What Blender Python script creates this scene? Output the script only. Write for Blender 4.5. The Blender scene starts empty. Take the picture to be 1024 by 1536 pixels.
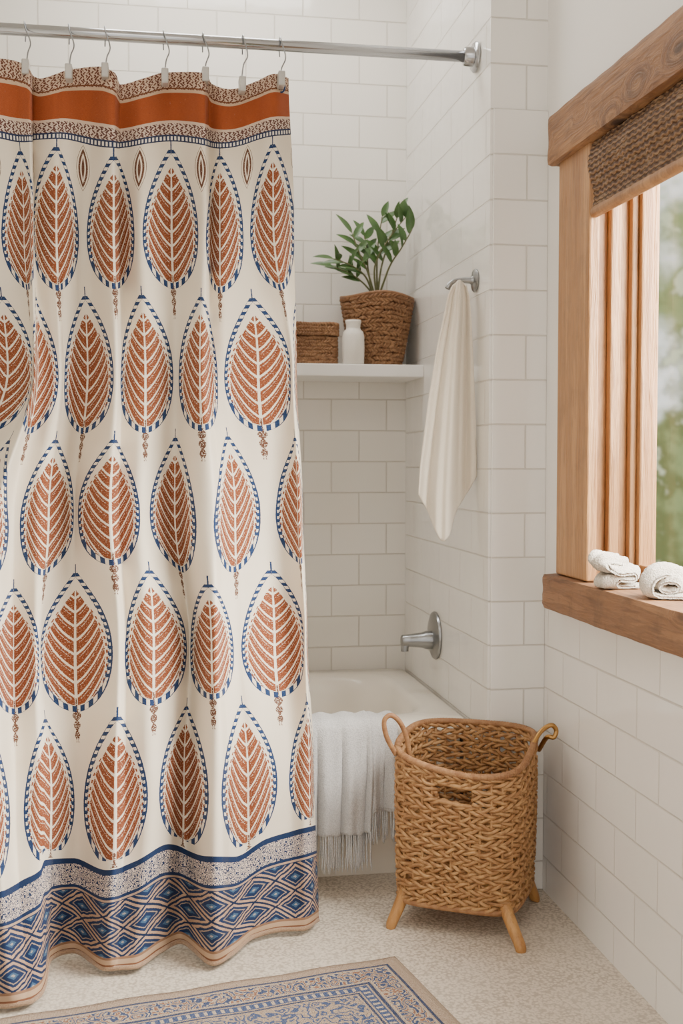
import bpy, math, random
import numpy as np
from mathutils import Vector, Matrix
random.seed(7); np.random.seed(7)
S=bpy.context.scene
COL=S.collection
# ------------------------------------------------------------ camera
F=1750.0; TH=math.radians(9.7); PI_=math.radians(2.52); H=1.05
F0=np.array([math.sin(TH),math.cos(TH),0.]); R0=np.array([math.cos(TH),-math.sin(TH),0.]); Z0=np.array([0,0,1.])
FW=math.cos(PI_)*F0-math.sin(PI_)*Z0; UP=math.sin(PI_)*F0+math.cos(PI_)*Z0
cam=bpy.data.cameras.new("camera"); co=bpy.data.objects.new("camera",cam); COL.objects.link(co)
co.location=(0,0,H); co.rotation_euler=(math.pi/2-PI_,0,-TH)
cam.sensor_fit='VERTICAL'; cam.sensor_height=24; cam.lens=24*F/1536; cam.clip_start=.02
cam.dof.use_dof=True; cam.dof.focus_distance=2.5; cam.dof.aperture_fstop=3.5
S.camera=co
def ray(u,v): return FW+(u-512)/F*R0-(v-768)/F*UP
def pY(u,v,Y):
    d=ray(u,v); s=Y/d[1]; return np.array([d[0]*s,Y,H+d[2]*s])
def pX(u,v,X):
    d=ray(u,v); s=X/d[0]; return np.array([X,d[1]*s,H+d[2]*s])
def pZ(u,v,Z):
    d=ray(u,v); s=(Z-H)/d[2]; return np.array([d[0]*s,d[1]*s,Z])
# ------------------------------------------------------------ node helper
class E:
    nt=None
    def __init__(s,k): s.k=k
    def __add__(a,b): return m('ADD',a,b)
    def __radd__(a,b): return m('ADD',b,a)
    def __sub__(a,b): return m('SUBTRACT',a,b)
    def __rsub__(a,b): return m('SUBTRACT',b,a)
    def __mul__(a,b): return m('MULTIPLY',a,b)
    def __rmul__(a,b): return m('MULTIPLY',b,a)
    def __truediv__(a,b): return m('DIVIDE',a,b)
    def __lt__(a,b): return m('LESS_THAN',a,b)
    def __gt__(a,b): return m('GREATER_THAN',a,b)
def setin(i,v):
    if isinstance(v,E): E.nt.links.new(v.k,i)
    else: i.default_value=v
def m(op,*a):
    n=E.nt.nodes.new('ShaderNodeMath'); n.operation=op
    for i,v in enumerate(a): setin(n.inputs[i],v)
    return E(n.outputs[0])
def mx(a,b): return m('MAXIMUM',a,b)
def mn(a,b): return m('MINIMUM',a,b)
def ab(a): return m('ABSOLUTE',a)
def fr(a): return m('FRACT',a)
def sn(a): return m('SINE',a)
def pw(a,b): return m('POWER',a,b)
def rng(v,a,b): return (v>a)*(v<b)
def mix(f,a,b):
    n=E.nt.nodes.new('ShaderNodeMix'); n.data_type='RGBA'
    setin(n.inputs[0],f); 
    for i,v in ((6,a),(7,b)):
        if isinstance(v,E): E.nt.links.new(v.k,n.inputs[i])
        else: n.inputs[i].default_value=(*v,1)
    return E(n.outputs[2])
def comb(x,y,z):
    n=E.nt.nodes.new('ShaderNodeCombineXYZ')
    for i,v in enumerate((x,y,z)): setin(n.inputs[i],v)
    return E(n.outputs[0])
def sep(v):
    n=E.nt.nodes.new('ShaderNodeSeparateXYZ'); E.nt.links.new(v.k,n.inputs[0]); return [E(o) for o in n.outputs]
def pos(): return E(E.nt.nodes.new('ShaderNodeNewGeometry').outputs['Position'])
def nrm(): return E(E.nt.nodes.new('ShaderNodeNewGeometry').outputs['True Normal'])
def objc(): return E(E.nt.nodes.new('ShaderNodeTexCoord').outputs['Object'])
def noise(v,scale,detail=3,rough=.5):
    n=E.nt.nodes.new('ShaderNodeTexNoise'); E.nt.links.new(v.k,n.inputs['Vector'])
    n.inputs['Scale'].default_value=scale; n.inputs['Detail'].default_value=detail; n.inputs['Roughness'].default_value=rough
    return E(n.outputs['Fac'])
def voro(v,scale,feat='F1'):
    n=E.nt.nodes.new('ShaderNodeTexVoronoi'); n.feature=feat; E.nt.links.new(v.k,n.inputs['Vector']); n.inputs['Scale'].default_value=scale
    return E(n.outputs['Distance'])
def bump(h,strength,dist):
    n=E.nt.nodes.new('ShaderNodeBump'); n.inputs['Strength'].default_value=strength; n.inputs['Distance'].default_value=dist
    E.nt.links.new(h.k,n.inputs['Height']); return n.outputs['Normal']
def smooth(v,a,b):
    n=E.nt.nodes.new('ShaderNodeMapRange'); n.interpolation_type='SMOOTHSTEP'
    setin(n.inputs[0],v); n.inputs[1].default_value=a; n.inputs[2].default_value=b; return E(n.outputs[0])
def newmat(name,rough=.5,metal=0,color=(.8,.8,.8)):
    M=bpy.data.materials.new(name); M.use_nodes=True; E.nt=M.node_tree
    b=M.node_tree.nodes['Principled BSDF']; b.inputs['Roughness'].default_value=rough; b.inputs['Metallic'].default_value=metal
    b.inputs['Base Color'].default_value=(*color,1)
    return M,b
def link(e,i): E.nt.links.new(e.k if isinstance(e,E) else e,i)
# ------------------------------------------------------------ materials
def tile_mat(name,tw=.19,th=.1,ou=0,ov=0,base=(.80,.785,.75)):
    M,b=newmat(name,.16)
    x,y,z=sep(pos()); nx,ny,nz=sep(nrm())
    f=ab(nx)>.5
    u=y*f+x*(1-f)
    vec=comb(u+ou,z+ov,0.0)
    n=E.nt.nodes.new('ShaderNodeTexBrick'); E.nt.links.new(vec.k,n.inputs['Vector'])
    n.inputs['Scale'].default_value=1; n.inputs['Brick Width'].default_value=tw; n.inputs['Row Height'].default_value=th
    n.inputs['Mortar Size'].default_value=.0022; n.inputs['Mortar Smooth'].default_value=.45
    n.inputs['Color1'].default_value=(*base,1); n.inputs['Color2'].default_value=(*[c*.955 for c in base],1)
    n.inputs['Mortar'].default_value=(base[0]*.75,base[1]*.73,base[2]*.70,1); n.inputs['Bias'].default_value=-.2
    col=E(n.outputs['Color']); fac=E(n.outputs['Fac'])
    link(col,b.inputs['Base Color'])
    wob=noise(pos(),9,2)
    h=(1-fac)+wob*.6
    link(bump(h,.7,.003),b.inputs['Normal'])
    link(fac*.4+.08,b.inputs['Roughness'])
    return M
M_tback=tile_mat('tile_glazed_small',.175,.097,.03,.02,(.86,.825,.76))
M_tside=tile_mat('tile_glazed',.215,.1065,.06,.035,(.87,.845,.80))
M_tright=tile_mat('tile_glazed_low_wall',.205,.104,.10,.02,(.87,.845,.81))
M_paint,b=newmat('white_paint',.55,0,(.88,.86,.825)); link(bump(noise(pos(),60,3),.15,.001),b.inputs['Normal'])
M_floor,b=newmat('speckled_mosaic',.6)
p=pos(); v=voro(p,150); n1=noise(p,3,3); n2=noise(p,210,2)
c=mix(smooth(v,.35,.8),(.70,.62,.52),(.44,.375,.30)); c=mix(smooth(n2,.58,.70)*.7,c,(.34,.27,.21)); c=mix(smooth(n1,.35,.7)*.35,c,(.74,.67,.58))
link(c,b.inputs['Base Color']); link(bump(1-v,.5,.002),b.inputs['Normal'])
def wood(name,axis,c1,c2,c3,knots=True,rough=.5,sx=22,rustic=.0):
    M,b=newmat(name,rough)
    x,y,z=sep(pos()); sc=[sx]*3; sc[axis]=sx*.075
    vv=comb(x*sc[0],y*sc[1],z*sc[2])
    if knots:
        sk=[9,9,9]; sk[axis]=4.6
        kv=comb(x*sk[0]+.3,y*sk[1]+.55,z*sk[2]+.21)
        k=voro(kv,1.0)
        kk=smooth(k,.45,.0)
        vv2=comb(x*sc[0]+kk*1.6,y*sc[1]+kk*1.4,z*sc[2]+kk*1.6)
    else: vv2=vv
    n=noise(vv2,1.0,5,.6); n2=noise(vv2,5.0,4,.7)
    rings=sn(n*38)
    c=mix(smooth(n,.32,.68),c1,c2); c=mix(smooth(n2,.50,.72)*.6,c,c3); c=mix(smooth(rings,.2,1.0)*.32,c,c3)
    if knots:
        c=mix(smooth(k+(n2-.5)*.08,.20,.10),c,(.04,.018,.009))
        c=mix(smooth(ab(k-.24),.06,.01)*.6,c,c3)
    if rustic:
        g=noise(pos(),14,4,.65); c=mix(smooth(g,.50,.70)*rustic,c,(.12,.060,.028))
    link(c,b.inputs['Base Color']); link(bump(n+n2*.6+rings*.15,.7,.003),b.inputs['Normal'])
    return M
M_wy=wood('rustic_oak_beam',1,(.21,.094,.036),(.34,.17,.072),(.09,.038,.015),True,.6,24,.55)
M_sill=wood('rustic_oak_sill',1,(.19,.088,.040),(.30,.150,.070),(.075,.033,.015),True,.55,24,.55)
M_wz=wood('oak_upright',2,(.33,.155,.058),(.47,.25,.106),(.18,.075,.026),False,.45,26,.2)
M_leg=wood('bamboo_leg',2,(.42,.20,.06),(.52,.28,.095),(.30,.13,.04),False,.4)
M_chrome,b=newmat('brushed_chrome',.22,1,(.46,.47,.49))
M_steel,b=newmat('satin_nickel',.3,1,(.33,.34,.35))
M_brass,b=newmat('aged_brass',.35,1,(.46,.26,.09))
M_tub,b=newmat('tub_enamel',.2,0,(.86,.80,.70)); link(bump(noise(pos(),5,1),.05,.001),b.inputs['Normal'])
M_shelf,b=newmat('shelf_paint',.4,0,(.86,.845,.82)); link(bump(noise(pos(),80,1),.05,.001),b.inputs['Normal'])
M_cer,b=newmat('matt_ceramic',.45,0,(.80,.76,.69)); link(bump(noise(pos(),60,3),.2,.001),b.inputs['Normal'])
M_clip,b=newmat('clear_clip',.25,0,(.62,.60,.56)); b.inputs['Transmission Weight'].default_value=.3
def wicker(name,ca,cb,cc):
    M,b=newmat(name,.6); p=pos()
    n=noise(p,70,3); n2=noise(p,9,2)
    x,y,z=sep(p); st=noise(comb(x*60,y*60,z*500),1,2)
    c=mix(smooth(n,.35,.65),ca,cb); c=mix(smooth(n2,.4,.7)*.5,c,cc); c=mix(smooth(st,.55,.7)*.4,c,(.13,.055,.02))
    link(c,b.inputs['Base Color']); link(bump(st+n,.4,.001),b.inputs['Normal']); return M
M_wick=wicker('natural_wicker',(.31,.150,.056),(.50,.285,.12),(.36,.18,.07))
M_wick2=wicker('seagrass_weave',(.22,.105,.045),(.32,.17,.08),(.18,.08,.036))
M_liner,b=newmat('dark_basket_core',.8,0,(.09,.04,.018)); link(bump(noise(pos(),90,2),.3,.001),b.inputs['Normal'])
M_rim=wicker('wrapped_rim',(.27,.125,.05),(.38,.20,.085),(.24,.105,.042))
def cloth(name,col,sc=500,st=.35,dark=.88):
    M,b=newmat(name,.95); p=pos(); n=noise(p,sc,2); n2=noise(p,40,3)
    c=mix(smooth(n,.35,.65),tuple(x*dark for x in col),col)
    link(c,b.inputs['Base Color']); link(bump(n+n2*.6,st,.003),b.inputs['Normal'])
    b.inputs['Sheen Weight'].default_value=.3
    return M
M_linen=cloth('cream_linen',(.80,.72,.60),700,.25,.93)
M_terry=cloth('white_terry',(.76,.75,.74),330,.9,.80)
M_fuzzy=cloth('fuzzy_washcloth',(.80,.72,.61),420,.9,.70)
M_leaf,b=newmat('glossy_leaf',.38); p=pos(); n=noise(p,30,2)
link(mix(n,(.022,.065,.015),(.08,.17,.035)),b.inputs['Base Color'])
M_soil,b=newmat('soil',.9,0,(.06,.035,.02)); link(bump(noise(pos(),90,3),1,.01),b.inputs['Normal'])
M_glass,b=newmat('window_glass',0.0,0,(1,1,1))
nt=M_glass.node_tree; tr=nt.nodes.new('ShaderNodeBsdfTransparent'); gl=nt.nodes.new('ShaderNodeBsdfGlossy'); gl.inputs['Roughness'].default_value=.02
ms=nt.nodes.new('ShaderNodeMixShader'); ms.inputs[0].default_value=.05; nt.links.new(tr.outputs[0],ms.inputs[1]); nt.links.new(gl.outputs[0],ms.inputs[2]); nt.links.new(ms.outputs[0],nt.nodes['Material Output'].inputs[0])
M_shade,b=newmat('woven_reed_shade',.75); x,y,z=sep(pos())
w=sn(z*(2*math.pi/.011)+sn(y*260)*.9); wv=noise(comb(x*30,y*26,z*200),1,3)
c=mix(smooth(w,-.6,.6),(.10,.042,.018),(.33,.175,.08)); c=mix(smooth(wv,.48,.66)*.55,c,(.50,.31,.165)); link(c,b.inputs['Base Color']); link(bump(w+wv,1.0,.006),b.inputs['Normal'])
# curtain
M_cur,b=newmat('block_print_curtain',.92)
uvn=E.nt.nodes.new('ShaderNodeUVMap'); uvn.uv_map='UVMap'
k,V,_=sep(E(uvn.outputs[0])); V=V*100.0
wp=comb(k*90,V,0.0)
nz=noise(wp,.22,3,.7); nf=noise(wp,.6,2,.6); nl=noise(wp,.012,2)
T=2*math.pi
def prof(t):
    t=mn(mx(t,0.0),1.0); return pw(t,.84)*pw(1-t,.52)/.3945
def motif(kk,p):
    kx=kk-m('ROUND',kk); s=ab(kx)/.41
    s=s+(nz-.5)*.03
    outer=prof(p/208.0); inner=prof((p-11)/188.0)*.845
    band=(s<outer)*(1-(s<inner))
    low=p>165.0
    ph=p*(T/10.0)*(1-low)+kx*(95*T/9.5)*low
    bead=(sn(ph)>.15)*(s<outer*.945)*(s>inner*1.04+.012)
    blue=band*(1-bead)*(1-(s<inner*1.035)*(sn(ph+1.2)>.2))
    sl=s+(nf-.5)*.12
    lp=prof((p-30)/168.0)*.77
    leaf=sl<lp
    midr=s<(.020+.028*(p/208.0))
    vn=fr((p+26*s+64*s*s)/20.5+.001)
    vw=.19+s*.08
    vein=vn<(vw+(nf-.5)*.14)
    speck=(nf>.645)
    leaf=leaf*(1-mx(mx(midr,speck*.6),mx(vein,rng(vn,vw+.20,vw+.26)*(s>.12)*(nf>.46)*.8)))
    dot=(sn(ph*1.0)>.1)*rng(s,lp*1.04,lp*1.10+.01)*rng(p,60.0,190.0)
    leaf=mx(leaf,dot)
    tail=rng(p,204.0,252.0)*(s<(.03+.12*ab(sn((p-206)*.22))*(1-(p-206)/75.0)))*(1-(s<.02))
    tail=mx(tail,rng(p,188.0,246.0)*(s<.03))
    tip=rng(p,-9.0,6.0)*(s<.025)
    return leaf,mx(blue,tip),tail*(nf>.42)
inside=rng(V,92.0,1163.0)
q=V-105.0
pa=q-424*m('FLOOR',q/424.0+.03); pb=(q-212)-424*m('FLOOR',(q-212)/424.0+.03)
La,Ba,Ta=motif(k,pa); Lb,Bb,Tb=motif(k+.5,pb)
okb=(q>190.0)
leaf=mx(La,Lb*okb)*inside; blue=mx(Ba,Bb*okb)*inside*(V<1152.0); tail=mx(Ta,Tb*okb)*inside
kx2=ab((k+.5)-m('ROUND',k+.5))/.13; q2=(V-133)/33.0; dd=kx2+q2*q2
lens=(dd<1)*(sn(dd*T*2.0+.6)>-.25)*(nf>.33)
cream=mix(nl,(.76,.655,.51),(.86,.775,.65))
rust=mix(smooth(nf,.38,.66),(.165,.036,.011),(.33,.098,.033))
navy=mix(smooth(nf,.35,.7),(.005,.020,.080),(.018,.052,.145))
brown=mix(nf,(.08,.03,.02),(.16,.065,.035))
c=mix(lens,cream,brown)
c=mix(leaf,c,rust); c=mix(tail,c,brown); c=mix(blue,c,navy)
dotA=sn(k*(T*14)+sn(V*.9)*1.5)*sn(V*(T/8.5)+sn(k*40)*1.2)
band1=(V<26.0); c1=mix(dotA>-.05,(.13,.04,.025),(.62,.45,.33)); c1=mix(rng(V,22.0,24.0),c1,(.16,.05,.02))
c=mix(band1,c,c1)
fab=noise(comb(k*600,V*1.2,0.0),1,2); fab2=noise(comb(k*30,V*7,0.0),1,2)
orange=mix(smooth(fab+fab2,.8,1.2),(.24,.042,.008),(.42,.095,.024))
c=mix(rng(V,26.0,70.0),c,orange); c=mix(rng(V,25.0,29.0),c,(.60,.42,.28)); c=mix(rng(V,68.0,72.0),c,(.66,.50,.38))
c=mix(rng(V,72.0,90.0),c,mix(dotA>.0,(.11,.04,.035),(.66,.53,.43)))
dots=((sn(k*(T*17))>-.1))
c=mix(rng(V,88.0,98.0),c,mix(dots*rng(V,90.5,96.0),(.02,.03,.08),(.80,.74,.65)))
Bv=V-1165.0
c=mix(Bv>0.0,c,(.005,.022,.080))
sq=noise(comb(k*17,Bv*.13,0.0),1.0,1); sq2=ab(sn(sq*24+k*14))
c=mix(rng(Bv,9.0,44.0)*(sq2>.64),c,mix(nf,(.52,.41,.34),(.76,.66,.58)))
c=mix(rng(Bv,49.0,52.5),c,(.46,.32,.22))
wob=(noise(comb(k*9,Bv*.05,0.0),1,2)-.5)*.5
d=ab(fr(k*1.6+wob*.2)-.5)*2+ab(fr((Bv-54)/47.0+wob*.15)-.5)*2
dq=mn(d,2-d)+(nf-.5)*.10
inb=rng(Bv,54.0,148.0)
c=mix(inb*(dq>.74),c,mix(nf,(.36,.21,.125),(.60,.41,.28)))
c=mix(inb*(dq>.92),c,(.004,.017,.06))
c=mix(inb*rng(dq,.48,.56),c,(.36,.27,.20))
c=mix(inb*(dq<.24),c,(.05,.11,.20)); c=mix(inb*(dq<.09),c,(.34,.32,.30))
c=mix(rng(Bv,148.0,152.0),c,(.26,.14,.08))
c=mix(Bv>152.0,c,mix(fab,(.42,.27,.165),(.54,.38,.25))); c=mix(rng(Bv,160.0,163.0),c,(.20,.08,.04))
c=mix(smooth(nz,.64,.78)*.2,c,cream)
link(c,b.inputs['Base Color'])
wx=noise(comb(k*500,V*.8,0.0),1,1)+noise(comb(k*25,V*9,0.0),1,1)
link(bump(wx+noise(wp,.05,3)*2.5+noise(wp,.018,2)*6,.35,.003),b.inputs['Normal'])
# rug
M_rug,b=newmat('flatweave_rug',.95)
o=objc(); x,y,z=sep(o)
ax=x*-1.0; ay=y*-1.0
d=mn(ax,ay); al=ax*(ay<ax)+ay*(1-(ay<ax))
np_=noise(o,600,2); 
base=mix(smooth(np_,.4,.6),(.29,.21,.15),(.44,.34,.255))
fl=noise(o,38,2,.4); fl2=ab(sn(fl*20))
NV_=(.022,.04,.10)
c=mix(rng(d,.028,.034),base,NV_)
c=mix(rng(d,.037,.092),c,(.44,.355,.27)); c=mix(rng(d,.040,.089)*(fl2<.55),c,(.03,.055,.135)); c=mix(rng(d,.040,.089)*(fl2>.94),c,(.24,.11,.065))
c=mix(rng(d,.095,.102),c,NV_); c=mix(rng(d,.106,.126),c,(.04,.07,.165)); c=mix(rng(d,.109,.123)*(sn(al*380)>.3),c,(.46,.37,.28))
c=mix(rng(d,.130,.135),c,NV_); c=mix((d>.140)*(fl2<.62),c,(.045,.075,.17)); 
c=mix(smooth(np_,.5,.62)*.18,c,(.48,.39,.30))
link(c,b.inputs['Base Color']); link(bump(sn(x*2200)+sn(y*1800)+np_,.4,.001),b.inputs['Normal'])
# ------------------------------------------------------------ mesh helpers
WP={}
def mk(name,V_,F_,mat,parent=None,smooth_=True,label=None,cat=None,kind=None,group=None,uv=None,origin=None,angle=None):
    V_=np.asarray(V_,dtype=float)
    if origin is None:
        lo=V_.min(0); hi=V_.max(0); origin=np.array([(lo[0]+hi[0])/2,(lo[1]+hi[1])/2,lo[2]])
    me=bpy.data.meshes.new(name); me.from_pydata([tuple(a) for a in (V_-origin)],[],F_); me.validate()
    if smooth_: me.polygons.foreach_set('use_smooth',[True]*len(me.polygons))
    if uv is not None:
        l=me.uv_layers.new(name='UVMap'); idx=np.zeros(len(me.loops),dtype=np.int32); me.loops.foreach_get('vertex_index',idx)
        l.data.foreach_set('uv',np.asarray(uv,dtype=np.float32)[idx].ravel())
    me.update()
    ob=bpy.data.objects.new(name,me); COL.objects.link(ob)
    for mm in (mat if isinstance(mat,list) else [mat]): me.materials.append(mm)
    if angle is not None: me.set_sharp_from_angle(angle=math.radians(angle))
    WP[ob.name]=np.array(origin)
    if parent is not None:
        ob.parent=parent; ob.location=tuple(origin-WP[parent.name])
    else: ob.location=tuple(origin)
    if label: ob['label']=label
    if cat: ob['category']=cat
    if kind: ob['kind']=kind
    if group: ob['group']=group
    return ob
def empty(name,loc,label,cat,group=None):
    ob=bpy.data.objects.new(name,None); COL.objects.link(ob); ob.location=tuple(loc); ob.empty_display_size=.05
    WP[ob.name]=np.array(loc,dtype=float); ob['label']=label; ob['category']=cat
    if group: ob['group']=group
    return ob
def boxm(*bs):
    V_=[];F_=[]
    for (x0,x1,y0,y1,z0,z1) in bs:
        o=len(V_)
        V_+=[(x0,y0,z0),(x1,y0,z0),(x1,y1,z0),(x0,y1,z0),(x0,y0,z1),(x1,y0,z1),(x1,y1,z1),(x0,y1,z1)]
        F_+=[tuple(o+i for i in f) for f in ((0,3,2,1),(4,5,6,7),(0,1,5,4),(1,2,6,5),(2,3,7,6),(3,0,4,7))]
    return V_,F_
def bevel(ob,w=.004,s=2):
    md=ob.modifiers.new('bevel','BEVEL'); md.width=w; md.segments=s; md.limit_method='ANGLE'
def join(parts):
    V_=[];F_=[]
    for v,f in parts:
        o=len(V_); V_+=[tuple(a) for a in v]; F_+=[tuple(i+o for i in ff) for ff in f]
    return V_,F_
def tube(pts,r,sides=8,closed=False,caps=True):
    P=np.asarray(pts,dtype=float); n=len(P)
    rr=np.full(n,r) if np.isscalar(r) else np.asarray(r)
    if closed: Tn=np.roll(P,-1,0)-np.roll(P,1,0)
    else: Tn=np.gradient(P,axis=0)
    Tn/=np.linalg.norm(Tn,axis=1)[:,None]+1e-12
    ref=np.array([0,0,1.]) if abs(Tn[0][2])<.9 else np.array([1.,0,0])
    N=ref-Tn[0]*ref.dot(Tn[0]); N/=np.linalg.norm(N)
    V_=[];F_=[]
    for i in range(n):
        N=N-Tn[i]*N.dot(Tn[i]); N/=np.linalg.norm(N)+1e-12; B=np.cross(Tn[i],N)
        for j in range(sides):
            a=2*math.pi*j/sides; V_.append(P[i]+rr[i]*(math.cos(a)*N+math.sin(a)*B))
    for i in range(n if closed else n-1):
        i2=(i+1)%n
        for j in range(sides):
            j2=(j+1)%sides; F_.append((i*sides+j,i*sides+j2,i2*sides+j2,i2*sides+j))
    if caps and not closed:
        F_.append(tuple(reversed(range(sides)))); F_.append(tuple((n-1)*sides+j for j in range(sides)))
    return V_,F_
def spline(pts,n=24,closed=False):
    P=[np.array(p,dtype=float) for p in pts]; out=[]
    L=len(P); segs=L if closed else L-1
    for s in range(segs):
        if closed: a,b_,c_,d_=P[(s-1)%L],P[s],P[(s+1)%L],P[(s+2)%L]
        else: a,b_,c_,d_=P[max(s-1,0)],P[s],P[s+1],P[min(s+2,L-1)]
        kk=max(2,n//segs)
        for i in range(kk):
            t=i/kk; out.append(.5*((2*b_)+(-a+c_)*t+(2*a-5*b_+4*c_-d_)*t*t+(-a+3*b_-3*c_+d_)*t**3))
    if not closed: out.append(P[-1])
    return np.array(out)
def lathe(prof_,c,axis='z',n=40,capb=True):
    V_=[];F_=[]
    for r,h in prof_:
        for j in range(n):
            a=2*math.pi*j/n; x=r*math.cos(a); y=r*math.sin(a)
            if axis=='z': V_.append((c[0]+x,c[1]+y,c[2]+h))
            elif axis=='x': V_.append((c[0]-h,c[1]+x,c[2]+y))
            elif axis=='y': V_.append((c[0]+x,c[1]-h,c[2]+y))
    for i in range(len(prof_)-1):
        for j in range(n):
            j2=(j+1)%n; F_.append((i*n+j,i*n+j2,(i+1)*n+j2,(i+1)*n+j))
    F_.append(tuple(reversed(range(n)))); F_.append(tuple((len(prof_)-1)*n+j for j in range(n)))
    return V_,F_
def pchip(x,y,q):
    x=np.asarray(x,float); y=np.asarray(y,float); h=np.diff(x); d=np.diff(y)/h
    mm=np.zeros(len(x)); mm[0]=d[0]; mm[-1]=d[-1]
    for i in range(1,len(x)-1):
        if d[i-1]*d[i]>0:
            w1=2*h[i]+h[i-1]; w2=h[i]+2*h[i-1]; mm[i]=(w1+w2)/(w1/d[i-1]+w2/d[i])
    q=np.asarray(q,float); i=np.clip(np.searchsorted(x,q)-1,0,len(x)-2); t=(q-x[i])/h[i]
    return (2*t**3-3*t**2+1)*y[i]+(t**3-2*t**2+t)*h[i]*mm[i]+(-2*t**3+3*t**2)*y[i+1]+(t**3-t**2)*h[i]*mm[i+1]
# ------------------------------------------------------------ room
XW=.96; XS=.819; YC=2.70; YB=3.594; XL=-1.5
def st(name,bx,mat,lab,parent=None):
    v,f=boxm(*bx); return mk(name,v,f,mat,parent,False,label=lab,cat=None if parent else 'structure',kind='structure')
fl=st('floor',[(XL-.1,1.2,-1.2,3.75,-.06,0)],M_floor,'speckled cream mosaic bathroom floor'); fl['category']='floor'
o=st('wall_back',[(-.97,XS,YB,YB+.1,0,2.7)],M_tback,'white glazed subway tiled wall behind the bathtub'); o['category']='wall'
o=st('wall_alcove_side',[(XS,1.2,YC,YB+.1,0,2.7)],M_tside,'white tiled end wall of the bathtub alcove'); o['category']='wall'
o=st('wall_alcove_end',[(-.97,-.77,YC,YB,0,2.7)],M_tside,'white tiled far end wall of the bathtub alcove'); o['category']='wall'
o=st('wall_left',[(XL-.1,XL,-1.2,YC,0,2.7)],M_paint,'white painted bathroom wall'); o['category']='wall'
o=st('wall_left_return',[(XL-.1,-.97,YC,YC+.1,0,2.7)],M_paint,'white painted bathroom wall beside the bathtub'); o['category']='wall'
o=st('ceiling',[(XL-.1,1.2,-1.2,3.75,2.7,2.76)],M_paint,'white painted bathroom ceiling'); o['category']='ceiling'
WY0,WY1,WZ0,WZ1=1.05,2.40,.71,1.77
v,f=boxm((XW,1.10,-1.2,YC,0,WZ0),(XW,1.10,-1.2,YC,WZ1,2.7),(XW,1.10,WY1,YC,WZ0,WZ1),(XW,1.10,-1.2,WY0,WZ0,WZ1))
o=mk('wall_right',v,f,[M_tright,M_paint],None,False,label='white wall with glazed subway tiles below the window',cat='wall',kind='structure')
for i,pl in enumerate(o.data.polygons): pl.material_index=0 if i<6 else 1
def trim(name,bx,mat,lab,bv=.004):
    v,f=boxm(*bx); o=mk(name,v,f,mat,None,False,label=lab,cat='window trim',kind='structure'); bevel(o,bv); return o
o=trim('trim_6',[(XS+.006,XW-.0003,YC-.009,YC-.0003,.002,1.882)],M_tside,'slightly raised glazed tile facing on the alcove wall end',.0015); o['category']='wall tiles'
def rough_beam(name,x0,x1,y0,y1,z0,z1,mat,lab,amp=.0013,seed=0):
    rnd=np.random.RandomState(seed); nL=140
    sec=[]; nx_,nz_=6,8
    for i in range(nx_): sec.append((x0+(x1-x0)*i/nx_,z0))
    for i in range(nz_): sec.append((x1,z0+(z1-z0)*i/nz_))
    for i in range(nx_): sec.append((x1-(x1-x0)*i/nx_,z1))
    for i in range(nz_): sec.append((x0,z1-(z1-z0)*i/nz_))
    sec=np.array(sec); cx_,cz_=(x0+x1)/2,(z0+z1)/2; M_=len(sec)
    ph=rnd.uniform(0,6.28,(M_,4)); V_=[]
    for j in range(nL):
        y=y0+(y1-y0)*j/(nL-1)
        for i in range(M_):
            x,z=sec[i]; w_=amp*(.4*math.sin(y*9+ph[i,0]*.4+i*.5)+.35*math.sin(y*23+i*1.1)+.35*math.sin(y*61+ph[i,2]))
            corner=(i in (0,nx_,nx_+nz_,2*nx_+nz_))
            dx,dz=(x-cx_),(z-cz_); L=math.hypot(dx,dz); k_=1-(.0035/L if corner else 0)-(.003/L if j in (0,nL-1) else 0)
            V_.append((cx_+dx*k_+dx/L*w_, y, cz_+dz*k_+dz/L*w_))
    F_=[(j*M_+i,j*M_+(i+1)%M_,(j+1)*M_+(i+1)%M_,(j+1)*M_+i) for j in range(nL-1) for i in range(M_)]
    F_+=[tuple(reversed(range(M_))),tuple((nL-1)*M_+i for i in range(M_))]
    o=mk(name,V_,F_,mat,None,True,label=lab,cat='window trim',kind='structure',angle=35); return o
rough_beam('trim_1',.920,.985,.90,2.590,1.722,1.835,M_wy,'rough oak header beam above the window',seed=3)
trim('trim_2',[(.938,.962,2.372,2.560,.790,1.725)],M_wz,'oak side casing board of the window')
trim('trim_3',[(.938,.962,.90,1.05,.790,1.725)],M_wz,'oak side casing board of the window')
rough_beam('trim_4',.918,1.075,.88,2.60,.706,.788,M_sill,'thick rough oak window sill with knots',seed=5)
trim('trim_5',[(.962,.985,2.385,2.40,.788,1.76),(.985,1.008,2.365,2.40,.788,1.76),(1.008,1.03,2.378,2.40,.788,1.76),(1.03,1.045,2.36,2.40,.788,1.76)],M_wz,'stepped oak jamb inside the window recess',.003)
v,f=boxm((1.045,1.085,2.345,2.40,.788,1.77),(1.045,1.085,1.05,1.11,.788,1.77),(1.045,1.085,1.11,2.345,.788,.828),(1.045,1.085,1.11,2.345,1.72,1.77))
win=mk('window_1',v,f,M_wz,None,False,label='oak framed bathroom window looking onto greenery',cat='window',kind='structure'); bevel(win,.004)
v,f=boxm((1.062,1.066,1.11,2.345,.828,1.72)); mk('pane',v,f,M_glass,win,False)
V_=[];F_=[];ny=90;nzz=40
for i in range(ny):
    y=1.02+(2.368-1.02)*i/(ny-1)
    for j in range(nzz):
        z=1.572+(1.722-1.572)*j/(nzz-1)
        V_.append((.945+.007*math.sin(j/(nzz-1)*math.pi*2.2)+.0015*math.sin(y*60)+.0018*math.sin(z*2*math.pi/.011),y,z))
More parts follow.
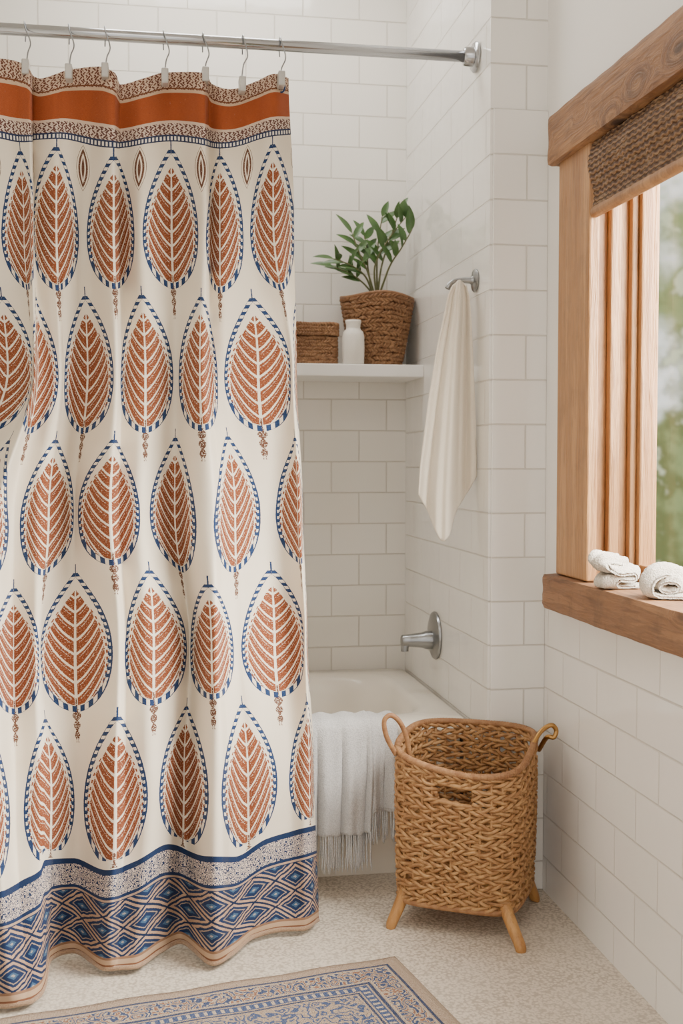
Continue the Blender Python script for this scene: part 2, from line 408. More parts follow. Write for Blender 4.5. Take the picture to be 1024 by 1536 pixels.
for i in range(ny-1):
    for j in range(nzz-1): F_.append((i*nzz+j,(i+1)*nzz+j,(i+1)*nzz+j+1,i*nzz+j+1))
sh=empty('window_shade',(.95,1.7,1.565),'rolled up brown woven reed shade under the window beam','window shade')
o=mk('woven_panel',V_,F_,M_shade,sh); md=o.modifiers.new('s','SOLIDIFY'); md.thickness=.010; md.offset=0
v,f=tube([(.950,1.02,1.576),(.950,2.368,1.576)],.012,12); mk('bottom_roll',v,f,M_wz,sh)
# ------------------------------------------------------------ tub
def rr_pt(a,hx,hy,n):
    c_,s_=math.cos(a),math.sin(a); r=(abs(c_/hx)**n+abs(s_/hy)**n)**(-1/n); return r*c_,r*s_
TX0,TX1,TY0,TY1=-.765,.815,2.825,3.59
cx,cy=(TX0+TX1)/2,(TY0+TY1)/2; hx,hy=(TX1-TX0)/2,(TY1-TY0)/2
N=160
rings=[(0,.045,60,0.0),(0,.045,60,.335),(0,.040,60,.342),(0,.002,60,.350),(0,0,60,.375),(0,.004,60,.389),(0,.012,40,.395),
 (.0,.075,9,.397),(0,.086,7,.393),(0,.095,6,.380),(0,.105,5,.34),(0,.125,4.5,.22),(0,.15,4,.12),(0,.19,4,.085),(0,.28,3,.075)]
V_=[];F_=[]
for _,ins,n,z in rings:
    for j in range(N):
        a=2*math.pi*j/N; px_,py_=rr_pt(a,hx-(ins if ins>.06 else min(ins,.012)),hy-ins,n)
        V_.append((cx+px_,cy+py_,z))
for i in range(len(rings)-1):
    for j in range(N):
        j2=(j+1)%N; F_.append((i*N+j,i*N+j2,(i+1)*N+j2,(i+1)*N+j))
F_.append(tuple((len(rings)-1)*N+j for j in range(N)))
tub=empty('bathtub',(cx,cy,0),'cream white built-in bathtub in a tiled alcove','bathtub')
mk('tub_body',V_,F_,M_tub,tub,angle=50)
v,f=lathe([(.028,0),(.028,.003),(.02,.005),(.006,.005)],(.56,cy,.076),'z',24); mk('drain',v,f,M_chrome,tub)
# ------------------------------------------------------------ shower rod
pe=pX(715,86,XS); YR=float(pe[1]); ZR=float(pe[2])
rod=empty('shower_curtain_rod',(0,YR,ZR-.03),'brushed chrome shower curtain rod with round wall flange','curtain rod')
v,f=tube([(-.765,YR,ZR),(XS-.004,YR,ZR)],.0135,20); mk('rod_tube',v,f,M_chrome,rod)
v,f=lathe([(.036,0),(.037,.004),(.033,.009),(.024,.011),(.022,.03),(.018,.034)],(XS-.001,YR,ZR),'x',32); mk('flange',v,f,M_chrome,rod,angle=40)
# ------------------------------------------------------------ curtain
Tb={
0:[(-1.5,-130),(-1,-75),(0,25),(.3,45),(.6,50),(1,85),(1.5,125),(2,170),(2.5,212),(3,255),(3.5,300),(4,330),(4.5,372),(5,408),(5.4,432)],
220:[(-1.5,-110),(-1,-60),(-.4,4),(0,36),(.2,47),(.6,51),(1,84),(1.4,116),(1.6,132),(2,170),(2.4,201),(2.6,215),(3,257),(3.4,297),(3.6,309),(4,330),(4.4,363),(4.6,376),(5,410),(5.4,440)],
432:[(-1.5,-85),(-.9,-28),(-.5,12),(-.1,49),(.1,50.5),(.5,56),(.9,87),(1.1,97),(1.5,132),(1.9,170),(2.1,181),(2.5,218),(2.9,258),(3.1,270),(3.5,300),(3.9,325),(4.1,337),(4.5,387),(4.9,436),(5.4,444)],
644:[(-1.5,-130),(-1,-110),(0,-25),(.4,10),(.6,32),(1,72),(1.4,110),(1.6,119),(2,165),(2.4,208),(2.6,225),(3,262),(3.4,293),(3.6,322),(4,352),(4.4,388),(4.6,415),(5,447),(5.4,453)],
856:[(-1.5,-150),(-1,-110),(-.5,-75),(.1,-15),(.5,20),(.9,57),(1.1,60),(1.5,113),(1.9,168),(2.1,188),(2.5,230),(2.9,278),(3.1,287),(3.5,318),(3.9,348),(4.1,363),(4.5,411),(4.9,456),(5.4,460)],
1068:[(-1.5,-130),(-1,-90),(-.4,-45),(0,-20),(.4,12),(.6,38),(1,76),(1.4,110),(1.6,128),(2,173),(2.4,220),(2.6,240),(3,275),(3.4,312),(3.6,333),(4,372),(4.4,413),(4.6,435),(5,463),(5.4,470)],
1335:[(-1.5,-130),(-1,-90),(0,-15),(.5,40),(.9,66),(1.0,70),(1.5,118),(2,165),(2.5,215),(3,270),(3.5,325),(4,375),(4.5,425),(5,468),(5.4,477)]}
NK,NV=420,330
ks=np.linspace(-1.4,5.4,NK); vs=np.linspace(0,1335,NV)
vk=sorted(Tb); XK=np.array([pchip(*zip(*Tb[v_]),ks) for v_ in vk])
U=np.zeros((NV,NK))
for j,v_ in enumerate(vs):
    i=min(np.searchsorted(vk,v_,side='right')-1,len(vk)-2); t=(v_-vk[i])/(vk[i+1]-vk[i]); t=t*t*(3-2*t); U[j]=XK[i]*(1-t)+XK[i+1]*t
top=[(-150,75),(0,88),(40,98),(48,112),(60,118),(100,106),(150,100),(172,110),(180,127),(215,118),(247,109),(290,108),(308,111),(318,126),(345,134),(385,122),(412,111),(434,118)]
hem=[(-150,1520),(-60,1500),(0,1512),(40,1508),(60,1496),(67,1480),(74,1443),(110,1430),(160,1456),(200,1454),(240,1430),(270,1416),(320,1448),(345,1436),(380,1408),(420,1398),(455,1396),(478,1382)]
bor=[(-150,1350),(0,1338),(40,1318),(60,1305),(66,1290),(110,1287),(160,1305),(200,1292),(250,1266),(310,1284),(350,1285),(400,1258),(440,1246),(472,1238)]
lk=[-1.5,-.5,0,1,2,3,4,5,5.5]
def lkf(vals): return pchip(lk,vals,ks)
YK=np.array([pchip(*zip(*top),U[0]),
 lkf([215,215,222,216,230,220,230,212,208]),
 lkf([438,440,440,441,438,438,444,440,438]),
 lkf([655,655,656,655,655,652,650,652,652]),
 pchip([-1.5,.5,1.5,2.5,3.5,4.5,5.5],[885,878,855,851,872,851,850],ks),
 lkf([1085,1080,1078,1074,1070,1055,1052,1048,1045]),
 pchip(*zip(*bor),(XK[-2]+XK[-1])/2),
 pchip(*zip(*hem),XK[-1])])
yv=[0,105,317,529,741,953,1165,1335]
VY=np.zeros((NV,NK))
for c_ in range(NK): VY[:,c_]=pchip(yv,YK[:,c_],vs)
Yb=np.array([pZ(XK[-1][c_],YK[-1][c_],.012)[1] for c_ in range(NK)])
trend=np.convolve(np.pad(Yb,60,mode='edge'),np.ones(121)/121,'valid')
fold=Yb-trend
extra=pchip([-1.5,-.6,0,.25,.50,1.1,1.6,2.0,2.12,2.6,3.1,3.58,3.70,4.1,4.6,5.05,5.4],[.0,-.03,-.02,-.055,.045,-.004,.022,-.045,.030,-.010,.026,-.048,.034,-.006,.022,-.020,.045],ks)
P=np.zeros((NV,NK,3))
for j in range(NV):
    t=vs[j]/1335
    g=t**1.05
    Yd=(YR-.02)*(1-g)+trend*g+fold*(.12+.88*t**1.3)+extra*(1-.40*t)*(.55+.45*min(1,t*6))*1.12
    Yd=Yd+.007*np.sin(ks*9+t*5)*(t*(1-t)*4)+.011*np.sin(ks*4.3-t*9)*t*(1-t)*4
    if j>NV-12: 
        w_=(j-(NV-12))/11; Yd=Yd*(1-w_)+Yb*w_
    for c_ in range(NK): P[j,c_]=pY(U[j,c_],VY[j,c_],Yd[c_])
P[:,:,2]=np.maximum(P[:,:,2],.006)
uv=np.stack(np.meshgrid(ks,vs/100.0),-1).reshape(-1,2)
idx=np.arange(NV*NK).reshape(NV,NK)
FF=np.stack([idx[:-1,:-1],idx[1:,:-1],idx[1:,1:],idx[:-1,1:]],-1).reshape(-1,4).tolist()
cur=mk('shower_curtain',P.reshape(-1,3),FF,M_cur,None,True,label='cream block-printed curtain with rust leaves and navy border',cat='shower curtain',uv=uv)
md=cur.modifiers.new('s','SOLIDIFY'); md.thickness=.0016; md.offset=1
v,f=tube(P[-1,::2]+np.array([0,-.002,.006]),.005,6); 
M_hem=cloth('tan_hem',(.42,.27,.165),500,.8,.7)
mk('hem_fringe',v,f,M_hem,cur)
# blue and white eyelet at the curtain end
M_eye=cloth('navy_eyelet',(.02,.05,.16),300,.2,.8)
jc=5; kc=int(np.argmin(np.abs(U[jc]-421))); ec=P[jc,kc]+np.array([0,-.004,0])
v1=tube([(ec[0]+.0095*math.cos(a),ec[1],ec[2]+.0125*math.sin(a)) for a in np.linspace(0,2*math.pi,28,endpoint=False)],.0022,8,closed=True)
mk('eyelet',v1[0],v1[1],M_eye,cur,label='navy blue round eyelet')
# hooks
HK=[(37,40,105),(103,104,112),(157,158,110),(245,247,118),(304,307,116),(364,362,130),(420,420,122)]
for i,(u0,u1,y1) in enumerate(HK):
    a=pY(u0,30,YR)
    xr=a[0]; zt=ZR+.0175
    e=pY(u1,y1,YR-.03)
    hk=empty('curtain_hook',(xr,YR,e[2]),'thin bent steel wire hook with clip hanging on the rod','curtain hook','steel hooks along the shower rod')
    pts=[(xr,YR+.012,ZR-.022),(xr,YR+.0175,ZR),(xr,YR+.008,ZR+.0165),(xr,YR-.006,ZR+.0175),(xr+.002,YR-.0175,ZR),(xr+(e[0]-xr)*.4+.012,YR-.022,ZR-.035),(xr+(e[0]-xr)*.8+.004,YR-.028,ZR-.06),(e[0],YR-.032,e[2]+.012)]
    v,f=tube(spline(pts,42),.0017,6); mk('wire',v,f,M_steel,hk)
    v,f=boxm((e[0]-.008,e[0]+.008,YR-.068,YR-.030,e[2]-.020,e[2]+.014)); o=mk('clip',v,f,M_clip,hk,False); bevel(o,.003,3)
# ------------------------------------------------------------ shelf
ZS=1.331; YF=3.352
v,f=boxm((-.30,XS,YF,YB,ZS-.036,ZS)); o=mk('wall_shelf',v,f,M_shelf,None,False,label='thin white painted shelf on the tiled wall',cat='shelf'); bevel(o,.003)
WR=np.random.RandomState(11)
def weave(shape,z0,ztop,rows,m_,r,amp,hz,slot=None,samples=9,sides=6,loose=0.0):
    parts=[]
    n=m_*samples
    for i in range(rows):
        t=(i+.5)/rows; sg=1 if i%2 else -1
        po=WR.uniform(0,6.28)
        for j in range(2):
            pts=[];segs=[]
            w1,w2,w3=WR.uniform(0,6.28,3)
            for q_ in range(n):
                a=2*math.pi*q_/n; ph=m_*a*sg+j*math.pi+po+loose*1.2*math.sin(5*a+w1)
                zt=ztop(a); z=z0+(zt-z0)*t+hz*math.cos(ph)+ r*.25*math.sin(a*5+i*2.1)+loose*r*.7*math.sin(a*13+w2)+loose*r*.5*math.sin(a*29+w3)
                R=shape(a,t); rad=math.hypot(*R); k_=(rad+amp*math.sin(ph))/rad
                if slot and slot(a,t):
                    if len(pts)>2: segs.append(pts)
                    pts=[]; continue
                pts.append((R[0]*k_,R[1]*k_,z))
            if slot and segs:
                if pts: segs.append(pts)
                for sgm in segs: 
                    if len(sgm)>2: parts.append(tube(sgm,r,sides))
            elif pts:
                if len(pts)==n: parts.append(tube(pts,r,sides,closed=True))
                elif len(pts)>2: parts.append(tube(pts,r,sides))
    return parts
def off(parts,c):
    v,f=join(parts); return np.array(v)+np.array(c),f
# planter
PC=np.array([.703,3.477,ZS])
pl=empty('potted_plant',PC,'leafy green plant in a tapered woven seagrass basket on shelf','potted plant')
def shp(a,t):
    R=.074+(.112-.074)*t**.9-.004; return R*math.cos(a),R*math.sin(a)
zt=lambda a:.206+.005*math.sin(3*a)
w=weave(shp,.004,zt,17,26,.0042,.0026,.0035,loose=.4)
v,f=off(w,PC); pot=mk('woven_pot',v,f,M_wick2,pl)
v,f=off([lathe([(.066,.001),(.068,.004),(.100,.200),(.096,.200),(.066,.02)],(0,0,0),'z',40)],PC); mk('pot_core',v,f,M_liner,pot)
rimp=[(PC[0]+.108*math.cos(a),PC[1]+.108*math.sin(a),PC[2]+zt(a)+.002) for a in np.linspace(0,2*math.pi,60,endpoint=False)]
v,f=tube(rimp,.0052,8,closed=True); mk('pot_rim',v,f,M_wick2,pot)
v,f=off([lathe([(.096,.175),(.05,.185),(.005,.19)],(0,0,0),'z',30)],PC); mk('soil',v,f,M_soil,pl)
def leafmesh(b_,d_,L,W,up):
    d_=d_/np.linalg.norm(d_); sd=np.cross(d_,up); sd/=np.linalg.norm(sd)+1e-9; nn=np.cross(sd,d_)
    V_=[];F_=[];K=9
    for i in range(K):
        t=i/(K-1); w=W*(math.sin(math.pi*t**.8)**.85 if 0<t<1 else 0.0)+.0006
        c_=b_+d_*L*t-nn*L*.22*t*t
        V_+=[c_-sd*w+nn*w*.25,c_-nn*0,c_+sd*w+nn*w*.25]
    for i in range(K-1):
        o=i*3; F_+=[(o,o+1,o+4,o+3),(o+1,o+2,o+5,o+4)]
    return V_,F_
stems=[[(560,445),(548,415),(526,398),(500,388)],[(562,445),(552,410),(538,378),(528,350)],[(566,445),(565,405),(567,365),(573,325)],
 [(566,445),(572,400),(586,356),(598,318)],[(568,445),(584,400),(602,372),(618,344)],[(562,445),(545,425),(524,410),(500,400)],[(565,445),(562,400),(582,360),(608,326)],[(560,445),(552,405),(550,375),(546,354)]]
parts=[];lparts=[]
for si,sp in enumerate(stems):
    Yo=3.47+[-.05,.0,.03,-.02,-.06,.02,-.04,.04][si]
    pts=spline([pY(u_,v_,Yo+(3.477-Yo)*(1-i/3)) for i,(u_,v_) in enumerate(sp)],20)
    pts[0][2]=ZS+.18
    parts.append(tube(pts,np.linspace(.0035,.0015,len(pts)),6))
    nL=7
    for li in range(nL):
        i=int((len(pts)-1)*(.40+.60*li/(nL-1))); b_=pts[i]; tn=pts[min(i+1,len(pts)-1)]-pts[max(i-1,0)]; tn/=np.linalg.norm(tn)
        side=1 if li%2 else -1
        d_=tn*.9+np.array([side*.8,random.uniform(-.5,.3),random.uniform(-.1,.35)])
        if li==nL-1: d_=tn+np.array([.2 if sp[-1][0]>560 else -.3,-.1,.0])
        e=b_+d_/np.linalg.norm(d_)*.08
        if e[0]>XS-.012: d_[0]=-.1
        if e[1]>YB-.03: d_[1]=-.3
        lparts.append(leafmesh(b_,d_,random.uniform(.048,.075),random.uniform(.0080,.0115),np.array([random.uniform(-.3,.3),-.75,.6])))
v,f=join(lparts); fo=mk('foliage',v,f,M_leaf,pl)
M_stem,b=newmat('stem',.5,0,(.10,.12,.04)); link(mix(noise(pos(),50,2),(.09,.11,.035),(.14,.13,.05)),b.inputs['Base Color'])
v,f=join(parts); mk('stems',v,f,M_stem,pl)
# vase
VC=(.614,3.388,ZS)
v,f=lathe([(.001,0),(.028,0),(.032,.004),(.033,.05),(.0325,.082),(.029,.096),(.022,.103),(.0205,.108),(.0215,.118),(.0235,.124),(.023,.130),(.018,.130),(.017,.12),(.016,.10)],VC,'z',40)
mk('ceramic_bottle',v,f,M_cer,None,True,label='small cream ceramic bottle vase standing by the planter',cat='vase')
# wicker box
BC=np.array([.493,3.455,ZS]); bx=empty('lidded_wicker_box',BC,'small brown woven seagrass box with lid on shelf','basket')
def shb(a,t): return rr_pt(a,.076,.062,7)
w=weave(shb,.003,lambda a:.082,8,30,.0040,.0022,.003,loose=.3); v,f=off(w,BC); o_=mk('box_body',v,f,M_wick2,bx)
v,f=boxm((BC[0]-.07,BC[0]+.07,BC[1]-.056,BC[1]+.056,ZS+.001,ZS+.116)); mk('box_core',v,f,M_liner,o_,False)
def shb2(a,t): return rr_pt(a,.079,.065,7)
w=weave(shb2,.086,lambda a:.122,4,30,.0040,.0022,.003)
for q_ in range(14):
    yy=-.056+.112*q_/13; w.append(tube([(x_,yy,.119+.002*math.sin(x_*260+q_*math.pi)) for x_ in np.linspace(-.074,.074,40)],.0043,6))
v,f=off(w,BC); mk('lid',v,f,M_wick2,bx)
# ------------------------------------------------------------ towel hook and towel
hp=pX(714,421,XS); hk=empty('towel_hook',hp,'satin nickel wall hook on tiled wall holding a towel','towel hook')
v,f=lathe([(.028,0),(.029,.003),(.026,.006),(.011,.009),(.009,.014)],(XS-.001,hp[1],hp[2]),'x',32); mk('hook_plate',v,f,M_steel,hk,angle=40)
v,f=tube(spline([(XS-.008,hp[1],hp[2]),(XS-.03,hp[1],hp[2]),(XS-.055,hp[1]-.002,hp[2]-.003),(XS-.068,hp[1]-.003,hp[2]-.012),(XS-.074,hp[1]-.003,hp[2]-.022)],24),np.r_[np.linspace(.009,.0062,13),np.linspace(.0062,.008,12)][:25] ,10)
mk('hook_arm',v,f,M_steel,hk)
Lx=[(420,684),(430,678),(445,672),(470,667),(520,656),(600,643),(700,630),(745,627),(830,627)]
Rx=[(420,694),(430,700),(445,704),(470,706),(560,710),(700,716),(830,716)]
bt=[(0,742),(.15,765),(.42,812),(.5,806),(.62,770),(.8,742),(1,712)]
ns,ntt=90,80; V_=[]
for j in range(ntt):
    t=j/(ntt-1)
    for i in range(ns):
        s_=i/(ns-1); yb=float(pchip(*zip(*bt),[s_])[0]); y0=428-8*math.sin(math.pi*s_); y=y0+(yb-y0)*t
        l=float(np.interp(y,*zip(*Lx))); r_=float(np.interp(y,*zip(*Rx))); w_=l+(r_-l)*s_
        f1=.020*math.sin(s_*9.5+t*.9)+.045*(1/(1+math.exp((s_-.56-.05*t)*38))-.5)*(-1)+.006*math.sin(s_*31+t*2)
        Yd=hp[1]-.026+f1*(.35+.65*t**.7)+.010*math.sin(s_*5+1.0)*t-.010*t
        p_=pY(w_,y,Yd)
        V_.append((min(p_[0],XS-.006),p_[1],p_[2]))
F_=[(j*ns+i,(j+1)*ns+i,(j+1)*ns+i+1,j*ns+i+1) for j in range(ntt-1) for i in range(ns-1)]
o=mk('hand_towel',V_,F_,M_linen,None,True,label='cream linen hand towel hanging in soft folds from hook',cat='towel')
md=o.modifiers.new('s','SOLIDIFY'); md.thickness=.004; md.offset=0
# ------------------------------------------------------------ shower valve
fp=pX(654,953,XS); fa=empty('tub_faucet',fp,'chrome tub faucet with round plate on tiled wall','faucet')
v,f=lathe([(.066,0),(.068,.003),(.066,.008),(.052,.013),(.030,.016)],(XS-.0005,fp[1],fp[2]),'x',48); mk('wall_plate',v,f,M_steel,fa,angle=40)
v,f=lathe([(.026,.014),(.026,.03),(.022,.04),(.018,.075),(.0165,.098),(.014,.101),(.010,.102)],(XS-.001,fp[1]-.004,fp[2]-.012),'x',28); sp_=mk('spout',v,f,M_steel,fa,angle=40)
v,f=tube(spline([(XS-.09,fp[1]-.004,fp[2]-.016),(XS-.092,fp[1]-.004,fp[2]-.034),(XS-.092,fp[1]-.004,fp[2]-.042)],10),.011,12); mk('nozzle',v,f,M_steel,sp_)
# ------------------------------------------------------------ bath towel on tub rim
def drape(x0,x1,ztip,yo,zo,seed,nx=70):
    dy=.062
    path=[(2.985,.345),(2.972,.385),(2.955,.406),(2.93,.410),(2.905,.409),(2.886,.406),(2.873,.397),(2.866,.375),(2.863,.30),(2.860,.2),(2.858,ztip)]
    sp=spline([(0,a-dy,b_) for a,b_ in path],60)
    V_=[]
    for q_,pt in enumerate(sp):
        hang=max(0,(.40-pt[2])) if pt[1]<2.88-dy else 0
        for i in range(nx):
            s_=i/(nx-1); x=x0+(x1-x0)*s_
            wv=.028*math.sin(s_*9+seed)*min(1,hang*6)+.006*math.sin(s_*27+seed*2)*min(1,hang*8)
            V_.append((x+.008*math.sin(hang*14+seed)*s_*hang*3,pt[1]-yo-abs(wv)*1.0-.004,pt[2]+zo+(.003*math.sin(s_*19+seed))))
    n_=len(sp); F_=[(j*nx+i,(j+1)*nx+i,(j+1)*nx+i+1,j*nx+i+1) for j in range(n_-1) for i in range(nx-1)]
    return V_,F_,V_[-nx:]
def fringe(edge,L,nf):
    parts=[]
    for i in range(nf):
        b_=np.array(edge[int(i*(len(edge)-1)/(nf-1))])
        for q_ in range(2):
            l=L*random.uniform(.85,1.05); dx=random.uniform(-.004,.004); dy=random.uniform(-.004,.003)
            parts.append(tube(spline([b_+[0,0,.004],b_+[dx*.4,dy,-l*.5],b_+[dx*1.4,dy*.5,-l]],6),[.0022,.0020,.0022,.0019,.0018,.0021,.0008][:7],5))
    return join(parts)
bt_=empty('bath_towel',(.50,2.84,.04),'white terry bath towel with fringe draped over tub rim','towel')
v,f,e1=drape(.375,.548,.135,.016,.006,1.2); o=mk('towel_front_fold',v,f,M_terry,bt_); md=o.modifiers.new('s','SOLIDIFY'); md.thickness=.007; md.offset=0
v,f,e2=drape(.47,.618,.195,.0,.0,2.6); o2=mk('towel_back_fold',v,f,M_terry,bt_); md=o2.modifiers.new('s','SOLIDIFY'); md.thickness=.007; md.offset=0
v,f=fringe(e1,.092,30); mk('fringe',v,f,M_terry,o)
v,f=fringe(e2,.085,26); mk('fringe',v,f,M_terry,o2)
# ------------------------------------------------------------ laundry hamper
HC=np.array([.7335,2.575,0]); A0=math.radians(14.8)
hb=empty('laundry_hamper',HC,'square woven wicker laundry hamper with splayed wooden legs','laundry basket')
def shh(a,t):
    hs=.137+.009*t+.002*math.sin(math.pi*t); nn=4.8-1.4*t
    x,y=rr_pt(a-A0-math.pi/4,hs,hs,nn); 
    c_,s_=math.cos(A0+math.pi/4),math.sin(A0+math.pi/4); return x*c_-y*s_,x*s_+y*c_
fa_=math.radians(262); ZB=.064
def ztp(a): return .395-.026*math.cos(a-fa_)-.008*math.cos(2*(a-fa_))
sa=math.radians(244)
def slot(a,t):
    d_=(a-sa+math.pi)%(2*math.pi)-math.pi; return abs(d_)<.235 and .80<t<.905
w=weave(shh,ZB,ztp,24,19,.0043,.0046,.0044,slot,11,6,loose=.5)
for q_ in range(44):
    a=2*math.pi*q_/44+.05; 
    if slot(a,.85): rngs=[(0,.79),(.92,1)]
    else: rngs=[(0,1)]
    for r0,r1 in rngs:
        w.append(tube([(shh(a,t)[0],shh(a,t)[1],ZB+(ztp(a)-ZB)*t) for t in np.linspace(r0,r1,8)],.0034,6))
for dz in (.785,.922):
    w.append(tube([(shh(a,dz)[0]*1.02,shh(a,dz)[1]*1.02,ZB+(ztp(a)-ZB)*dz) for a in np.linspace(sa-.26,sa+.26,14)],.005,7))
v,f=off(w,HC); hbody=mk('woven_body',v,f,M_wick,hb)
bot=[(HC[0]+shh(a,0)[0]*.97,HC[1]+shh(a,0)[1]*.97) for a in np.linspace(0,2*math.pi,48,endpoint=False)]
V_=[(x,y,ZB+.005) for x,y in bot]+[(x,y,ZB-.005) for x,y in bot]; F_=[tuple(range(48)),tuple(reversed(range(48,96)))]+[(i,48+i,48+(i+1)%48,(i+1)%48) for i in range(48)]
mk('base_panel',V_,F_,M_leg,hb,False)
v1=tube([(HC[0]+shh(a,0)[0]*1.0,HC[1]+shh(a,0)[1]*1.0,ZB-.001) for a in np.linspace(0,2*math.pi,90,endpoint=False)],.0075,8,closed=True)
mk('base_hoop',v1[0],v1[1],M_rim,hb)
rp=[(HC[0]+shh(a,1)[0]*1.01,HC[1]+shh(a,1)[1]*1.01,ztp(a)+.002) for a in np.linspace(0,2*math.pi,90,endpoint=False)]
v1=tube(rp,.0078,10,closed=True)
wr=[]
for q_ in range(1300):
    a=2*math.pi*q_/1300; R=shh(a,1); rad=math.hypot(*R); ph=150*a; k_=(rad*1.01+.0073*math.cos(ph))/rad
    wr.append((HC[0]+R[0]*k_,HC[1]+R[1]*k_,ztp(a)+.002+.0073*math.sin(ph)))
v2=tube(wr,.0014,5,closed=True)
v,f=join([v1,v2]); mk('rim',v,f,M_rim,hb)
for q_ in range(4):
    a=A0+q_*math.pi/2; ca,sa_=math.cos(a),math.sin(a)
    rt=.158; rb=[.188,.17,.194,.226][q_]
    pts=[(HC[0]+ca*(rt-.014),HC[1]+sa_*(rt-.014),.120),(HC[0]+ca*rt,HC[1]+sa_*rt,.085),(HC[0]+ca*(rt*.45+rb*.55),HC[1]+sa_*(rt*.45+rb*.55),.042),(HC[0]+ca*rb,HC[1]+sa_*rb,.010),(HC[0]+ca*rb,HC[1]+sa_*rb,0.001)]
    v,f=tube(spline(pts,16),np.linspace(.0155,.0112,17),14); mk('leg',v,f,M_leg,hb)
hl=spline([pY(u_,v_,2.545) for u_,v_ in [(614,1135),(610,1108),(600,1084),(586,1073),(576,1082),(580,1106),(594,1132)]],42)
v,f=tube(hl,.0058,10); mk('handle',v,f,M_rim,hb,label='looped cane handle')
hr=spline([pY(u_,v_,y_) for u_,v_,y_ in [(783,1156,2.49),(794,1128,2.52),(806,1104,2.54),(817,1092,2.55),(828,1088,2.55),(834,1096,2.55),(830,1106,2.55),(820,1106,2.56),(808,1125,2.6)]],54)
v,f=tube(hr,.0056,10); mk('handle',v,f,M_brass,hb,label='looped brass toned handle')
# ------------------------------------------------------------ rug
A=pZ(592,1441,0); B=pZ(30,1531,0); d_=(B-A); ang=math.atan2(-d_[1],-d_[0])
nx_,ny_=90,50; V_=[]
LX,LY=1.15,.62
for j in range(ny_):
    for i in range(nx_):
        x=-LX*i/(nx_-1); y=-LY*j/(ny_-1); V_.append((x,y,.007+.0012*math.sin(x*31)*math.cos(y*23)))
F_=[(j*nx_+i,j*nx_+i+1,(j+1)*nx_+i+1,(j+1)*nx_+i) for j in range(ny_-1) for i in range(nx_-1)]
rug=mk('area_rug',V_,F_,M_rug,None,True,label='beige flatweave rug with blue grey patterned border',cat='rug',origin=np.zeros(3))
rug.location=(A[0],A[1],0); rug.rotation_euler=(0,0,ang)
md=rug.modifiers.new('s','SOLIDIFY'); md.thickness=.006; md.offset=0
# ------------------------------------------------------------ washcloths on sill: long terry strips rolled/folded, real cloth thickness
def fold_cloth(c_,path,width,th,rot,lab,seed):
    # path: 2D (x,z) folded section line, swept along y (width); densely sampled with terry pile relief
    rnd=np.random.RandomState(seed)
    sp=spline([(a,0,b_) for a,b_ in path],150); n=len(sp); K=60
    tg=np.gradient(sp,axis=0); tg/=np.linalg.norm(tg,axis=1)[:,None]+1e-9
    nr=np.stack([-tg[:,2],tg[:,1]*0,tg[:,0]],-1)
    V_=[]
    loop=[(i,1) for i in range(n)]+[(i,-1) for i in range(n-1,-1,-1)]
    M_=len(loop)
    for j in range(K):
        t=j/(K-1); y=(t-.5)*width; e=1-.35*(abs(t-.5)*2)**6
        for (i,sg) in loop:
            tt=th*(.5)*(1-.5*(abs(t-.5)*2)**8)
            p_=sp[i]+nr[i]*sg*(tt+rnd.uniform(-.0010,.0010))
            sx=.0045*math.sin(t*7+i*.02+seed)+.003*math.sin(t*15+i*.05)
            V_.append((p_[0]*e+sx,y+.006*math.sin(i*.045+seed)+.003*math.sin(i*.11),max(0,p_[2]*(e+.10*math.sin(t*6+seed*2)))))
    F_=[(j*M_+i,j*M_+(i+1)%M_,(j+1)*M_+(i+1)%M_,(j+1)*M_+i) for j in range(K-1) for i in range(M_)]
    # close the two ends strip-wise
    for jj in (0,K-1):
        for i in range(n-1):
            F_.append((jj*M_+i,jj*M_+i+1,jj*M_+(M_-2-i),jj*M_+(M_-1-i)))
    v=np.array(V_); c1,s1=math.cos(rot),math.sin(rot)
    v=np.stack([v[:,0]*c1-v[:,1]*s1,v[:,0]*s1+v[:,1]*c1,v[:,2]],-1)
    v[:,2]-=v[:,2].min(); v+=np.array(c_)
    return mk('folded_washcloth',v,F_,M_fuzzy,None,True,label=lab,cat='washcloth',group='washcloths on the window sill')
p1=pZ(930,884,.789); p2=pZ(988,893,.789)
path1=[(.036,.006),(.010,.005),(-.020,.006),(-.034,.012),(-.030,.024),(-.006,.024),(.020,.023),(.036,.028),(.034,.042),(.012,.043),(-.016,.042),(-.034,.047),(-.046,.056),(-.036,.068),(-.010,.064),(.016,.060)]
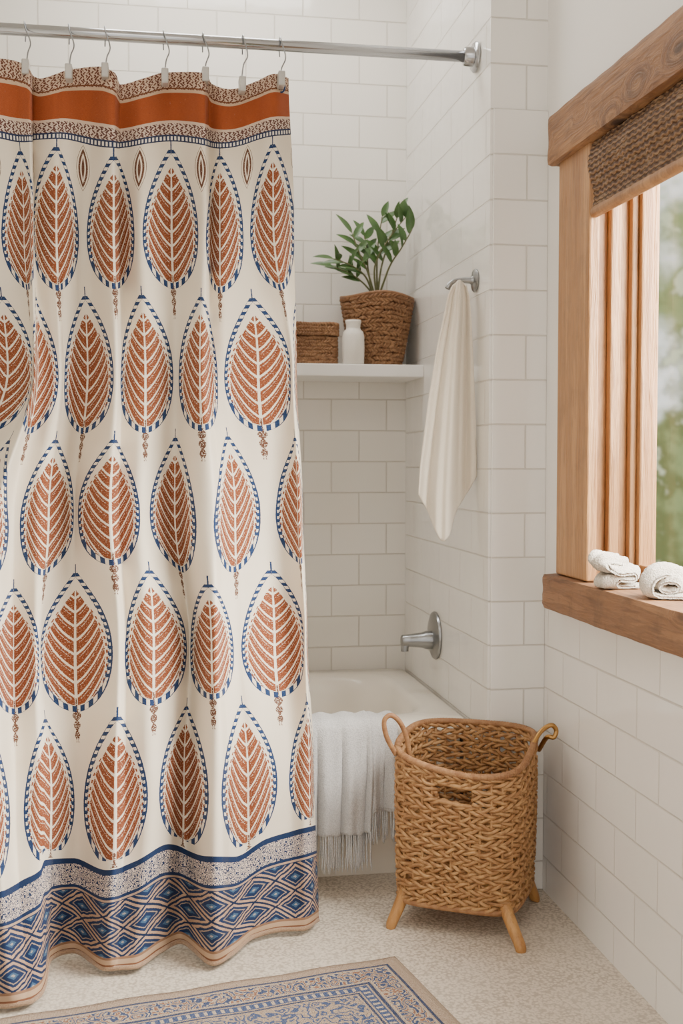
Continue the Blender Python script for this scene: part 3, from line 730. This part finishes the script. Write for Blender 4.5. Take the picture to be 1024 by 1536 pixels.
path2=[(.046,.006),(.014,.005),(-.022,.006),(-.042,.014),(-.044,.034),(-.028,.052),(-.002,.058),(.024,.052),(.036,.036),(.030,.022),(.008,.017),(-.018,.020),(-.026,.030),(-.014,.041),(.008,.041),(.018,.032)]
fold_cloth((p1[0]+.002,p1[1]+.026,.789),path1,.070,.0125,.12,'fuzzy cream washcloth folded into a soft stack on sill',1)
fold_cloth((p2[0]+.004,p2[1]-.030,.789),path2,.085,.0115,-.35,'fuzzy white washcloth rolled up beside another on sill',4)
# ------------------------------------------------------------ world & light
W=bpy.data.worlds.new('outdoors_and_fill'); S.world=W; W.use_nodes=True; E.nt=W.node_tree; bg=W.node_tree.nodes['Background']
g=E(E.nt.nodes.new('ShaderNodeTexCoord').outputs['Generated']); x,y,z=sep(g)
n1=noise(g,14,3,.55); n2=noise(g,40,3,.55)
gr=smooth(n1*.7+n2*.3-z*.95,.20,.46)
col=mix(gr,(1,1,1),(.165,.235,.10)); col=mix(smooth(n2-z*.9,.36,.56)*.75*gr,col,(.055,.085,.03)); col=mix(smooth(n2,.56,.66)*.55,col,(.62,.70,.50)); col=mix((z<-.6)*1.0,col,(.6,.58,.55))
col=mix((x<.2)*1.0,col,(.82,.775,.72))  # world half away from the window: even warm tone added as fill light
link(col,bg.inputs[0]); bg.inputs[1].default_value=2.0
def area(name,loc,tgt,sx,sy,pw_,col):
    l=bpy.data.lights.new(name,'AREA'); l.shape='RECTANGLE'; l.size=sx; l.size_y=sy; l.energy=pw_; l.color=col
    o=bpy.data.objects.new(name,l); COL.objects.link(o); o.location=loc
    o.rotation_euler=(Vector(tgt)-Vector(loc)).to_track_quat('-Z','Y').to_euler(); return o
area('window_daylight',(1.75,1.6,1.8),(0,2.3,.9),1.5,1.4,260,(1,.955,.87))
area('ceiling_fill',(-.1,.9,2.62),(.1,1.6,0),1.6,1.4,18,(1,.94,.85))  # unseen fill lamp added under the ceiling to lift overall brightness
area('alcove_light',(.2,3.15,2.66),(.2,3.15,0),.8,.35,12,(1,.97,.92))
